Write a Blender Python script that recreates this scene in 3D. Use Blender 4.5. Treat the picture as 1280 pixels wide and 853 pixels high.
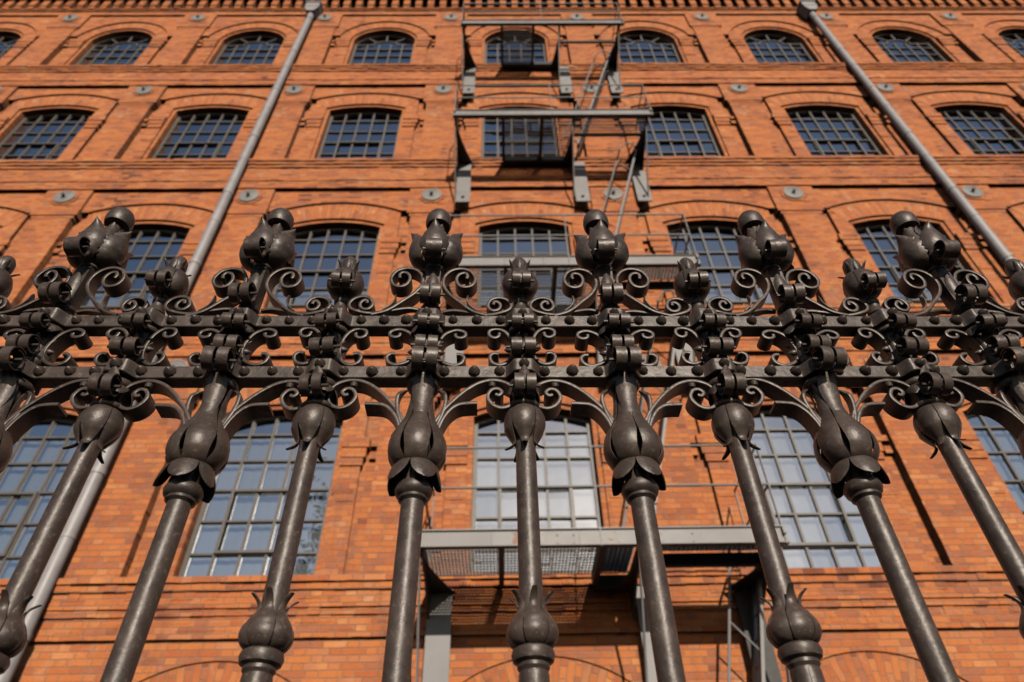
import bpy, math, random
from mathutils import Vector, Matrix
random.seed(7)
R = math.radians
sin, cos, pi = math.sin, math.cos, math.pi
scene = bpy.context.scene
for o in list(bpy.data.objects): bpy.data.objects.remove(o)
col = scene.collection

# ------------------------------------------------------------------ camera, sky, sun, exposure
ZC = 1.45                                   # eye height above the pavement
pitch, yaw, roll = R(43.397), R(1.139), R(-1.301)
F = Vector((sin(yaw)*cos(pitch), cos(yaw)*cos(pitch), sin(pitch)))
R0 = Vector((cos(yaw), -sin(yaw), 0)); U0 = R0.cross(F)
RR = cos(roll)*R0 + sin(roll)*U0; UU = -sin(roll)*R0 + cos(roll)*U0
cam = bpy.data.cameras.new('camera'); cam.lens = 24; cam.sensor_width = 36
cam.clip_start = 0.05; cam.clip_end = 2000
cam.dof.use_dof = True; cam.dof.focus_distance = 1.14; cam.dof.aperture_fstop = 4.8
co = bpy.data.objects.new('camera', cam); col.objects.link(co)
m3 = Matrix((RR, UU, -F)).transposed()
co.matrix_world = Matrix.Translation((0, 0, ZC)) @ m3.to_4x4()
scene.camera = co

SUN_EL, SUN_AZ = R(25), R(9.6)                # behind the camera, a little to the right
w = bpy.data.worlds.new('World'); scene.world = w; w.use_nodes = True
nt = w.node_tree
sky = nt.nodes.new('ShaderNodeTexSky'); sky.sky_type = 'NISHITA'; sky.sun_disc = False
sky.ozone_density = 1.6; sky.dust_density = 0.9; sky.sun_elevation = SUN_EL; sky.sun_rotation = pi - SUN_AZ
bg = nt.nodes['Background']; bg.inputs[1].default_value = 0.055
nt.links.new(sky.outputs[0], bg.inputs[0])
sl = bpy.data.lights.new('sun', 'SUN'); sl.energy = 4.7; sl.angle = R(0.53); sl.color = (1, .89, .75)
so = bpy.data.objects.new('sun', sl); col.objects.link(so)
tosun = Vector((sin(SUN_AZ)*cos(SUN_EL), -cos(SUN_AZ)*cos(SUN_EL), sin(SUN_EL)))
so.rotation_euler = tosun.to_track_quat('Z', 'Y').to_euler(); so.location = tosun*60
vs = scene.view_settings
vs.view_transform = 'Standard'; vs.look = 'None'; vs.exposure = 0.08; vs.gamma = 1
scene.render.engine = 'CYCLES'
scene.cycles.max_bounces = 6; scene.cycles.diffuse_bounces = 0; scene.cycles.glossy_bounces = 3; scene.cycles.transparent_max_bounces = 12

# ------------------------------------------------------------------ node helpers
class G:
    def __init__(s, name):
        s.m = bpy.data.materials.new(name); s.m.use_nodes = True
        s.t = s.m.node_tree; s.b = s.t.nodes['Principled BSDF']; s.out = s.t.nodes['Material Output']
    def n(s, typ, **k):
        nd = s.t.nodes.new(typ)
        for a, v in k.items(): setattr(nd, a, v)
        return nd
    def L(s, a, b): s.t.links.new(a, b)
    def put(s, sock, v):
        if isinstance(v, (int, float)): sock.default_value = v
        elif isinstance(v, tuple): sock.default_value = v
        else: s.L(v, sock)
    def math(s, op, a, b=None, c=None):
        nd = s.n('ShaderNodeMath', operation=op)
        s.put(nd.inputs[0], a)
        if b is not None: s.put(nd.inputs[1], b)
        if c is not None: s.put(nd.inputs[2], c)
        return nd.outputs[0]
    def coord(s): return s.n('ShaderNodeTexCoord').outputs['Object']
    def noise(s, vec, scale, detail=3, rough=.55):
        nd = s.n('ShaderNodeTexNoise'); s.L(vec, nd.inputs['Vector'])
        nd.inputs['Scale'].default_value = scale; nd.inputs['Detail'].default_value = detail
        nd.inputs['Roughness'].default_value = rough
        return nd.outputs['Fac']
    def ramp(s, f, stops, interp='LINEAR'):
        nd = s.n('ShaderNodeValToRGB'); s.L(f, nd.inputs[0]); cr = nd.color_ramp; cr.interpolation = interp
        while len(cr.elements) < len(stops): cr.elements.new(.5)
        for e, (p, c) in zip(cr.elements, stops):
            e.position = p; e.color = (*c, 1) if len(c) == 3 else c
        return nd.outputs[0]
    def mix(s, f, a, b, mode='MIX'):
        nd = s.n('ShaderNodeMix', data_type='RGBA', blend_type=mode)
        s.put(nd.inputs[0], f)
        for i, v in ((6, a), (7, b)):
            if isinstance(v, tuple): nd.inputs[i].default_value = (*v, 1)
            else: s.L(v, nd.inputs[i])
        return nd.outputs[2]
    def smooth(s, v, lo, hi):
        nd = s.n('ShaderNodeMapRange', interpolation_type='SMOOTHSTEP'); s.L(v, nd.inputs[0])
        nd.inputs[1].default_value = lo; nd.inputs[2].default_value = hi
        return nd.outputs[0]
    def bump(s, h, strength, dist):
        nd = s.n('ShaderNodeBump'); s.L(h, nd.inputs['Height'])
        nd.inputs['Strength'].default_value = strength; nd.inputs['Distance'].default_value = dist
        s.L(nd.outputs[0], s.b.inputs['Normal'])

BR = [(0, (.14, .046, .028)), (.12, (.26, .082, .040)), (.24, (.34, .126, .066)), (.36, (.38, .112, .042)), (.52, (.44, .140, .047)),
      (.70, (.48, .162, .052)), (.82, (.42, .162, .076)), (.92, (.54, .212, .076)), (1, (.50, .245, .130))]
def brick_mat(name, polar=None):
    g = G(name); c = g.coord()
    sx = g.n('ShaderNodeSeparateXYZ'); g.L(c, sx.inputs[0]); X, Y, Z = sx.outputs
    if polar is None:
        u = g.math('ADD', X, Y); v = Z
    else:
        rin, rmid = polar
        r = g.math('SQRT', g.math('ADD', g.math('MULTIPLY', X, X), g.math('MULTIPLY', Z, Z)))
        u = g.math('SUBTRACT', r, rin)
        v = g.math('MULTIPLY', g.math('ARCTAN2', X, Z), rmid)
    nz = g.noise(c, 9, 2)
    v = g.math('ADD', v, g.math('MULTIPLY', g.math('SUBTRACT', nz, .5), .012))
    v = g.math('DIVIDE', v, .077); row = g.math('FLOOR', v); fv = g.math('FRACT', v)
    u = g.math('DIVIDE', u, .39); u = g.math('ADD', u, g.math('MULTIPLY', row, .5))
    wn = g.n('ShaderNodeTexWhiteNoise', noise_dimensions='1D'); g.L(row, wn.inputs['W'])
    u = g.math('ADD', u, g.math('MULTIPLY', wn.outputs['Value'], .12))
    iu = g.math('FLOOR', u); fu = g.math('FRACT', u)
    hd = g.math('GREATER_THAN', fu, .667)
    d1 = g.math('MINIMUM', fu, g.math('ABSOLUTE', g.math('SUBTRACT', fu, .667)))
    d1 = g.math('MINIMUM', d1, g.math('SUBTRACT', 1, fu))
    d1 = g.math('MULTIPLY', d1, .39)
    d2 = g.math('MULTIPLY', g.math('MINIMUM', fv, g.math('SUBTRACT', 1, fv)), .077)
    d = g.math('MINIMUM', d1, d2)
    d = g.math('ADD', d, g.math('MULTIPLY', g.math('SUBTRACT', g.noise(c, 60, 2), .5), .004))
    mask = g.smooth(d, .0025, .0070)
    cv = g.n('ShaderNodeCombineXYZ')
    g.L(g.math('ADD', g.math('MULTIPLY', iu, 2), hd), cv.inputs[0]); g.L(row, cv.inputs[1])
    wn2 = g.n('ShaderNodeTexWhiteNoise', noise_dimensions='2D'); g.L(cv.outputs[0], wn2.inputs['Vector'])
    rnd = wn2.outputs['Value']
    big = g.noise(c, .9, 4)
    f = g.math('ADD', g.math('MULTIPLY', rnd, .68), g.math('MULTIPLY', g.math('SUBTRACT', big, .36), 1.1))
    colr = g.ramp(f, BR)
    grain = g.noise(c, 45, 5, .7)
    colr = g.mix(.55, colr, g.ramp(grain, [(.3, (.62, .55, .50)), (.5, (1, 1, 1)), (.75, (1.25, 1.2, 1.15))]), 'MULTIPLY')
    # pale lime bloom and sooty stains with their own shape
    stain = g.smooth(g.noise(c, 2.3, 6, .7), .56, .74)
    colr = g.mix(g.math('MULTIPLY', stain, .48), colr, (.54, .35, .23))
    soot = g.smooth(g.noise(c, 1.4, 6, .65), .54, .76)
    colr = g.mix(g.math('MULTIPLY', soot, .52), colr, (.16, .075, .05))
    mp = g.n('ShaderNodeMapping'); g.L(c, mp.inputs[0]); mp.inputs['Scale'].default_value = (2.6, 2.6, .22)
    run = g.smooth(g.noise(mp.outputs[0], 1.6, 5, .65), .55, .78)
    colr = g.mix(g.math('MULTIPLY', run, .50), colr, (.13, .06, .04))
    speck = g.smooth(g.noise(c, 21, 4, .7), .60, .72)
    colr = g.mix(g.math('MULTIPLY', speck, .45), colr, (.17, .07, .045))
    mort = g.mix(g.noise(c, 5, 3), (.44, .26, .155), (.30, .145, .08))
    colr = g.mix(mask, mort, colr)
    g.L(colr, g.b.inputs['Base Color'])
    g.b.inputs['Roughness'].default_value = .88; g.b.inputs['Specular IOR Level'].default_value = .25
    h = g.math('ADD', g.math('MULTIPLY', mask, .8), g.math('MULTIPLY', grain, .55))
    h = g.math('ADD', h, g.math('MULTIPLY', rnd, .5))
    g.bump(h, 1.0, .011)
    return g.m

def paint_mat(name, base, dark, rough, rust=0.0, speck=0.0, metal=0.0, scale=40):
    g = G(name); c = g.coord()
    n1 = g.noise(c, scale, 5, .65); n2 = g.noise(c, scale*.12, 4)
    f = g.math('ADD', g.math('MULTIPLY', n1, .5), g.math('MULTIPLY', n2, .5))
    cl = g.ramp(f, [(.36, dark), (.62, base)])
    if rust:
        rm = g.smooth(g.noise(c, scale*.16, 6, .7), .70-rust, .74-rust)
        cl = g.mix(rm, cl, g.ramp(n1, [(.3, (.10, .04, .025)), (.7, (.24, .095, .05))]))
    if speck:
        vo = g.n('ShaderNodeTexVoronoi'); g.L(c, vo.inputs['Vector']); vo.inputs['Scale'].default_value = 330
        sp = g.math('SUBTRACT', 1, g.smooth(vo.outputs['Distance'], .10, .24))
        sep = g.n('ShaderNodeSeparateColor'); g.L(vo.outputs['Color'], sep.inputs[0])
        sp = g.math('MULTIPLY', sp, g.smooth(sep.outputs[0], .80, .9))
        cl = g.mix(g.math('MULTIPLY', sp, speck), cl, (.42, .38, .34))
    g.L(cl, g.b.inputs['Base Color'])
    g.b.inputs['Metallic'].default_value = metal
    rg = g.math('ADD', g.math('MULTIPLY', n1, .25), rough-.12); g.L(rg, g.b.inputs['Roughness'])
    g.bump(g.math('ADD', n1, g.math('MULTIPLY', g.noise(c, scale*4, 3), .4)), .35, .0012 if scale > 20 else .004)
    return g.m

M_BRICK = brick_mat('brick')
def iron_mat():
    g = G('iron_paint'); c = g.coord()
    n1 = g.noise(c, 60, 5, .65); n2 = g.noise(c, 9, 4, .6); n3 = g.noise(c, 26, 3)
    cl = g.ramp(g.math('ADD', g.math('MULTIPLY', n1, .45), g.math('MULTIPLY', n2, .55)), [(.34, (.026, .019, .016)), (.52, (.054, .039, .032)), (.70, (.080, .057, .046))])
    rust = g.smooth(g.noise(c, 34, 6, .75), .63, .70)
    cl = g.mix(g.math('MULTIPLY', rust, .55), cl, (.095, .047, .028))
    dust = g.smooth(g.noise(c, 120, 3, .6), .60, .70)
    cl = g.mix(g.math('MULTIPLY', dust, .22), cl, (.24, .21, .185))
    vo = g.n('ShaderNodeTexVoronoi'); g.L(c, vo.inputs['Vector']); vo.inputs['Scale'].default_value = 330
    sp = g.math('SUBTRACT', 1, g.smooth(vo.outputs['Distance'], .10, .26))
    sep = g.n('ShaderNodeSeparateColor'); g.L(vo.outputs['Color'], sep.inputs[0])
    sp = g.math('MULTIPLY', sp, g.smooth(sep.outputs[0], .76, .88))
    cl = g.mix(g.math('MULTIPLY', sp, .36), cl, (.36, .33, .29))
    g.L(cl, g.b.inputs['Base Color']); g.b.inputs['Metallic'].default_value = .1; g.b.inputs['Specular IOR Level'].default_value = .50
    g.L(g.math('ADD', g.math('MULTIPLY', n1, .28), .30), g.b.inputs['Roughness'])
    h = g.math('ADD', g.math('MULTIPLY', n3, 1.0), g.math('MULTIPLY', n1, .45)); h = g.math('ADD', h, g.math('MULTIPLY', rust, .15))
    g.bump(h, .75, .0024)
    return g.m
M_IRON = iron_mat()
M_STEEL = paint_mat('grey_steel', (.215, .205, .205), (.15, .143, .143), .55, rust=.05, scale=9)
M_STEELD = paint_mat('dark_steel', (.10, .09, .088), (.05, .045, .045), .55, scale=9)
M_ZINC = paint_mat('zinc', (.30, .285, .29), (.21, .198, .205), .48, scale=7)
M_FRAME = paint_mat('window_paint', (.105, .091, .083), (.075, .065, .059), .5, scale=12)
M_CONC = paint_mat('paving', (.05, .047, .045), (.035, .033, .032), .9, scale=8)
M_BLACK = paint_mat('black_unlit_steel', (.022, .02, .02), (.014, .013, .013), .6, scale=9)  # near-black: shade on joist undersides and gussets put into the colour
M_PLATE = paint_mat('cast_plate', (.22, .21, .205), (.15, .145, .14), .6, scale=14)
M_ROOM = paint_mat('room', (.10, .095, .09), (.07, .065, .06), .9, scale=3)
g = G('curtain'); c = g.coord(); g.b.inputs['Base Color'].default_value = (.80, .80, .78, 1)
g.b.inputs['Roughness'].default_value = .9; M_CURT = g.m
g = G('pane')
gl = g.n('ShaderNodeBsdfGlossy'); gl.inputs['Roughness'].default_value = .015; gl.inputs['Color'].default_value = (.93, .96, 1, 1)
tr = g.n('ShaderNodeBsdfTransparent'); tr.inputs['Color'].default_value = (.84, .88, .91, 1)
fr = g.n('ShaderNodeFresnel'); fr.inputs['IOR'].default_value = 1.75
c = g.coord()
bp = g.n('ShaderNodeBump'); g.L(g.noise(c, 1.6, 2), bp.inputs['Height']); bp.inputs['Strength'].default_value = .25; bp.inputs['Distance'].default_value = .02
g.L(bp.outputs[0], gl.inputs['Normal'])
fx = g.math('MINIMUM', g.math('ADD', g.math('MULTIPLY', fr.outputs[0], 1.4), .54), 1.0)
mx = g.n('ShaderNodeMixShader'); g.L(fx, mx.inputs[0]); g.L(tr.outputs[0], mx.inputs[1]); g.L(gl.outputs[0], mx.inputs[2])
g.L(mx.outputs[0], g.out.inputs['Surface']); M_PANE = g.m

# ------------------------------------------------------------------ mesh helpers
class MB:
    def __init__(s): s.v = []; s.f = []; s.sm = []
    def add(s, vs, fs, smooth=False):
        k = len(s.v); s.v += [tuple(p) for p in vs]
        s.f += [tuple(i+k for i in f) for f in fs]; s.sm += [smooth]*len(fs); return s
    def box(s, x0, x1, y0, y1, z0, z1):
        return s.add([(x0,y0,z0),(x1,y0,z0),(x1,y1,z0),(x0,y1,z0),(x0,y0,z1),(x1,y0,z1),(x1,y1,z1),(x0,y1,z1)],
              [(0,3,2,1),(4,5,6,7),(0,1,5,4),(1,2,6,5),(2,3,7,6),(3,0,4,7)])
    def bar(s, a, b, w, h=None, up=(0,0,1)):
        a, b = Vector(a), Vector(b); h = h or w; d = (b-a).normalized(); upv = Vector(up)
        if abs(d.dot(upv)) > .95: upv = Vector((0,1,0))
        sd = d.cross(upv).normalized(); up2 = sd.cross(d)
        vs = [p + sd*(i*w/2) + up2*(j*h/2) for p in (a, b) for i, j in ((-1,-1),(1,-1),(1,1),(-1,1))]
        return s.add(vs, [(0,1,2,3),(7,6,5,4),(0,4,5,1),(1,5,6,2),(2,6,7,3),(3,7,4,0)])
    def tube(s, pts, r, n=10):
        pts = [Vector(p) for p in pts]; vs = []; fs = []
        for i, p in enumerate(pts):
            d = (pts[min(i+1, len(pts)-1)]-pts[max(i-1, 0)]).normalized()
            up = Vector((0,0,1)) if abs(d.z) < .9 else Vector((0,1,0))
            a = d.cross(up).normalized(); b = a.cross(d)
            rr = r[i] if isinstance(r, (list, tuple)) else r
            for k in range(n):
                t = 2*pi*k/n; vs.append(p + a*(rr*cos(t)) + b*(rr*sin(t)))
        for i in range(len(pts)-1):
            for k in range(n):
                fs.append((i*n+k, i*n+(k+1)%n, (i+1)*n+(k+1)%n, (i+1)*n+k))
        fs.append(tuple(range(n-1, -1, -1))); fs.append(tuple((len(pts)-1)*n+k for k in range(n)))
        return s.add(vs, fs, True)
    def lathe(s, prof, n=24, cx=0, cy=0):
        vs = []; fs = []
        for r, z in prof:
            for k in range(n): vs.append((cx+r*cos(2*pi*k/n), cy+r*sin(2*pi*k/n), z))
        for i in range(len(prof)-1):
            for k in range(n): fs.append((i*n+k, i*n+(k+1)%n, (i+1)*n+(k+1)%n, (i+1)*n+k))
        fs.append(tuple(range(n-1, -1, -1))); fs.append(tuple((len(prof)-1)*n+k for k in range(n)))
        return s.add(vs, fs, True)
    def prism(s, poly, y0, y1):                      # polygon in XZ swept along Y
        n = len(poly); vs = [(x, y0, z) for x, z in poly]+[(x, y1, z) for x, z in poly]
        fs = [tuple(range(n)), tuple(range(2*n-1, n-1, -1))]+[(i, n+i, n+(i+1)%n, (i+1)%n) for i in range(n)]
        return s.add(vs, fs)
    def prismx(s, poly, x0, x1):                     # polygon in YZ swept along X
        n = len(poly); vs = [(x0, y, z) for y, z in poly]+[(x1, y, z) for y, z in poly]
        fs = [tuple(range(n)), tuple(range(2*n-1, n-1, -1))]+[(i, n+i, n+(i+1)%n, (i+1)%n) for i in range(n)]
        return s.add(vs, fs)
    def build(s, name, mat, parent=None, loc=(0,0,0), ang=35, fix=True):
        me = bpy.data.meshes.new(name)
        me.from_pydata([(x-loc[0], y-loc[1], z-loc[2]) for x, y, z in s.v] if loc != (0,0,0) else s.v, [], s.f)
        me.materials.append(mat)
        if fix: bm_fix(me)
        if any(s.sm):
            me.polygons.foreach_set('use_smooth', [True]*len(me.polygons)); me.set_sharp_from_angle(angle=R(ang))
        o = bpy.data.objects.new(name, me); col.objects.link(o); o.location = loc
        if parent: o.parent = parent
        return o
def bm_fix(me):
    import bmesh
    b = bmesh.new(); b.from_mesh(me); bmesh.ops.recalc_face_normals(b, faces=b.faces); b.to_mesh(me); b.free(); me.update()
def empty(name, loc, label, cat, rz=0):
    o = bpy.data.objects.new(name, None); col.objects.link(o); o.location = loc; o.rotation_euler = (0,0,rz)
    o.empty_display_size = .2; o['label'] = label; o['category'] = cat; return o
def dup(o, parent, loc=None, rot=None, scl=None):
    c = o.copy(); col.objects.link(c); c.parent = parent
    if loc is not None: c.location = loc
    if rot is not None: c.rotation_euler = rot
    if scl is not None: c.scale = scl
    for ch in list(o.children): dup(ch, c)
    return c
def spline(pts, sub=5):
    out = []; n = len(pts)
    for i in range(n-1):
        p0, p1, p2, p3 = (Vector(pts[max(0, min(n-1, j))]) for j in (i-1, i, i+1, i+2))
        for k in range(sub):
            t = k/sub
            out.append(.5*((2*p1)+(p2-p0)*t+(2*p0-5*p1+4*p2-p3)*t*t+(3*p1-p0-3*p2+p3)*t**3))
    out.append(Vector(pts[-1])); return out

# ================================================================== SETTING
gb = MB(); gb.add([(-300,-300,0),(300,-300,0),(300,300,0),(-300,300,0)], [(0,1,2,3)])
o = gb.build('ground', M_CONC); o['kind'] = 'structure'

# ================================================================== BRICK BUILDING
B, C0 = 3.5, 0.42
KS = list(range(-5, 5))
XL, XR = C0+B*(-5.5), C0+B*4.5
YB = 7.7
bld = empty('brick_building', (0, YB, 0), 'tall red brick factory facade with rows of arched multi pane windows behind the iron fence', 'building')
def P(y): return y-YB                       # world depth to building local
def ZW(z): return z+ZC
Y_FR, Y_PIL, Y_SP, Y_RING, Y_REB, Y_REC, Y_GL, Y_IN = 7.63, 7.665, 7.695, 7.735, 7.775, 7.81, 7.94, 8.2
def arc_z(u, zc, r): return zc+math.sqrt(max(r*r-u*u, 0))
def arch_plate(mb, c, xl, xr, zb, zt, a, zc, r, y0, y1, n=20, zo=None):
    """plate with an arched opening of half width a (arc centre zc, radius r); the opening runs down to zo"""
    zo = zb if zo is None else zo
    us = [-a+2*a*i/n for i in range(n+1)]; zs = [arc_z(u, zc, r) for u in us]
    mb.box(xl, c-a, y0, y1, zb, zt) if c-a > xl+1e-4 else None
    mb.box(c+a, xr, y0, y1, zb, zt) if xr > c+a+1e-4 else None
    if zo > zb: mb.box(c-a, c+a, y0, y1, zb, zo)
    for i in range(n):
        u0, u1, z0, z1 = c+us[i], c+us[i+1], zs[i], zs[i+1]
        mb.add([(u0,y0,z0),(u1,y0,z1),(u1,y0,zt),(u0,y0,zt),(u0,y1,z0),(u1,y1,z1),(u1,y1,zt),(u0,y1,zt)],
               [(0,1,2,3),(0,4,5,1),(3,2,6,7),(5,4,7,6)])
def ring(rin, rout, ang, y0, y1, n=28):
    mb = MB(); vs = []; fs = []
    for i in range(n+1):
        t = -ang+2*ang*i/n
        for r_ in (rin, rout):
            for y in (y0, y1): vs.append((r_*sin(t), y, r_*cos(t)))
    for i in range(n):
        k = 4*i
        fs += [(k, k+4, k+6, k+2), (k, k+1, k+5, k+4), (k+2, k+6, k+7, k+3), (k+1, k+3, k+7, k+5)]
    fs += [(0, 2, 3, 1), (4*n, 4*n+1, 4*n+3, 4*n+2)]
    return mb.add(vs, fs)
# storeys: sill, frieze bottom above, opening half width, arc radius, arc centre (rel. to sill), ring thickness, hood end, ring angle
ST = [dict(S=-0.55, FB=2.81, kind='ground'), dict(S=3.48, FB=6.95, kind='seg'), dict(S=7.89, FB=11.36, kind='seg'),
      dict(S=12.30, FB=15.66, kind='seg'), dict(S=16.58, FB=19.89, kind='top')]
def arc_from(a, rise, crown): r = (a*a+rise*rise)/(2*rise); return r, crown-r
SEG_R, SEG_C = arc_from(.83, .165, 2.57)
TOP_R, TOP_C = arc_from(.81, .62, 2.60)
GR_R, GR_C = 1.13, 0.97+.55                 # ground floor arch, centre relative to its sill
KIND = {'seg': dict(a=.83, r=SEG_R, c=SEG_C, t=.45, hood=1.19), 'top': dict(a=.81, r=TOP_R, c=TOP_C, t=.32, hood=1.20),
        'ground': dict(a=.85, r=GR_R, c=GR_C, t=.42, hood=1.2)}
for k_, d in KIND.items():
    d['ri'] = d['r']+.075; d['ro'] = d['ri']+d['t']
    d['mat'] = brick_mat('voussoir_'+k_, (d['ri']-.02, d['ri']+d['t']*.5))
wall = MB(); GAP = .004
for si, st in enumerate(ST):
    d = KIND[st['kind']]; S = ZW(st['S']); FBz = ZW(st['FB']); zc = S+d['c']
    zlow = 0 if si == 0 else ZW(ST[si-1]['FB'])
    ztop = FBz if si < 4 else ZW(21.4)
    ztop = ztop
    for k in KS:
        c = C0+B*k; xl, xr = c-B/2, c+B/2
        if st['kind'] == 'ground':
            arch_plate(wall, c, xl, xr, zlow, ZW(st['FB']), d['ro'] if False else .0+d['a']+.42*.7, zc, d['ro'], P(7.70), P(7.735), zo=S)
            arch_plate(wall, c, xl, xr, zlow, ZW(st['FB']), d['a'], zc, d['r'], P(7.739), P(Y_IN), zo=S)
            continue
        # recessed field with the window opening
        arch_plate(wall, c, xl, xr, zlow, ztop, d['a'], zc, d['r'], P(Y_REC), P(Y_IN), zo=S)
        # thin rebate round the opening
        zt_ = zc+d['r']+.30
        arch_plate(wall, c, c-1.12, c+1.12, S, zt_, d['a']+.002, zc, d['r']+.002, P(Y_REB), P(Y_REC)-.001)
        # jambs
        ai = d['a']+.075
        arch_plate(wall, c, c-1.18, c+1.18, S, zt_-.06, ai, zc, d['ri'], P(Y_RING+.004), P(Y_REB)-.001)
        # spandrel over the hood
        ho = d['hood']; zh = arc_z(ho, zc, d['ro'])
        arch_plate(wall, c, c-1.385, c+1.385, zh, FBz+.02, ho, zc, d['ro'], P(Y_SP), P(Y_REC)-.002, n=28, zo=zh)
        # imposts: stepped caps on the jambs
        zi = S+(2.0 if st['kind'] == 'seg' else 1.86)
        for s in (-1, 1):
            x0, x1 = sorted((c+s*(ai-.004), c+s*1.27))
            wall.box(x0, x1, P(7.685), P(Y_REC)-.003, zi-.15, zi)
            x0, x1 = sorted((c+s*(ai-.002), c+s*1.235))
            wall.box(x0, x1, P(7.70), P(Y_REC)-.004, zi-.30, zi-.152)
            x0, x1 = sorted((c+s*ai, c+s*1.205))
            wall.box(x0, x1, P(7.713), P(Y_REC)-.005, zi-.42, zi-.302)
            x0, x1 = sorted((c+s*1.28, c+s*1.384))
            wall.box(x0, x1, P(7.735), P(Y_REC)-.006, zi-.11, zi-.02)
            wall.box(x0, x1, P(7.75), P(Y_REC)-.007, zi-.30, zi-.19)
            x0, x1 = sorted((c+s*(ai+.03), c+s*1.17))
            wall.box(x0, x1, P(Y_RING-.006), P(Y_REB), zi-.95, zi-.87)
# flank and back walls, flat roof
wall.box(XL-.4, XL-.002, P(7.66), P(20), 0, ZW(21.4)); wall.box(XR+.002, XR+.4, P(7.66), P(20), 0, ZW(21.4))
wall.box(XL, XR, P(19.6), P(20), 0, ZW(21.4)); wall.box(XL-.4, XR+.4, P(7.9), P(20), ZW(21.41), ZW(21.6))
wall.box(XL, XR, P(7.70), P(Y_REC)-.002, ZW(19.89)+.022, ZW(20.26))
wall.build('wall', M_BRICK, bld)

def course(mb, x0, x1, z0, z1, y, yb, L=.13, jit=.005, gap=0.0):
    x = x0
    while x < x1-1e-6:
        xe = min(x+L*random.choice((1, 1, 2)), x1); dy = random.uniform(-jit, jit); dz = random.uniform(-jit, jit)*.5
        mb.box(x, xe-gap, y+dy, yb, z0+dz, z1); x = xe
# friezes under each row of sills
for si in range(1, 5):
    S = ZW(ST[si]['S']); fb = ZW(ST[si-1]['FB'])
    mb = MB(); h = S-fb
    if si == 1: bands = [(0,.075,7.555), (.075,.16,7.583), (.16,.35,7.61), (.35,.43,7.632), (.43,h,7.655)]
    else: bands = [(0,.075,7.545), (.075,.155,7.572), (.155,.235,7.60), (.235,.56,7.628), (.56,.64,7.612), (.64,.71,7.598), (.71,h,7.615)]
    for i, (a, b_, y) in enumerate(bands):
        z1, z0 = S-a, S-b_
        nn = max(1, round((z1-z0)/.077))
        for j in range(nn):
            jj = .006 if (j == nn-1 or i == 0) else .004
            course(mb, XL-.4, XR+.4, z0+(z1-z0)*j/nn, z0+(z1-z0)*(j+1)/nn-(.001), P(y), P(Y_IN)-.01, jit=jj)
    mb.build('frieze', M_BRICK, bld)
# cornice with dentils
mb = MB(); x = XL-.4
for a, b_, y in ((19.91, 19.99, 7.645), (19.99, 20.16, 7.665), (20.16, 20.215, 7.635), (20.215, 20.262, 7.605)):
    course(mb, XL-.4, XR+.4, ZW(a), ZW(b_)-.001, P(y), P(7.69), jit=.004)
mb.box(XL-.4, XR+.4, P(7.80), P(7.95), ZW(20.27), ZW(21.4))
mb.box(XL-.4, XR+.4, P(7.26), P(7.90), ZW(20.850), ZW(20.930)); mb.box(XL-.4, XR+.4, P(7.12), P(7.92), ZW(20.935), ZW(21.050)); mb.box(XL-.5, XR+.5, P(6.98), P(7.92), ZW(21.055), ZW(21.4))
mb.build('cornice', M_BRICK, bld)
den = MB(); xd = -8.80
while xd > XL-.3: xd -= .3425
while xd < XR+.4:
    jx = random.uniform(-.008, .008)
    den.box(xd-.088+jx, xd+.088+jx, P(7.565+random.uniform(-.01, .01)), P(7.81), ZW(20.40), ZW(20.845))
    den.box(xd-.084+jx, xd+.084+jx, P(7.59), P(7.81), ZW(20.27), ZW(20.398))
    xd += .3425
den.build('dentil_course', M_BRICK, bld)
# voussoir arches (one mesh per storey, copied bay by bay)
for si, st in enumerate(ST):
    d = KIND[st['kind']]; S = ZW(st['S']); zc = S+d['c']
    ang = math.asin(min(.99, (d['a']+.075)/d['ri'])) if st['kind'] != 'top' else R(76)
    if st['kind'] == 'ground': ang = math.asin(.9/d['ri'])
    y0 = Y_RING if st['kind'] != 'ground' else 7.722
    rg = ring(d['ri']-(.003 if st['kind'] != 'ground' else .06), d['ro']+.002, ang+.02, P(y0), P(y0+.05 if st['kind'] != 'ground' else 7.76))
    first = None
    for k in KS:
        if first is None:
            first = rg.build('arch', d['mat'], bld); first.location = (C0+B*k, 0, zc)
        else: dup(first, bld, (C0+B*k, 0, zc))
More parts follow.
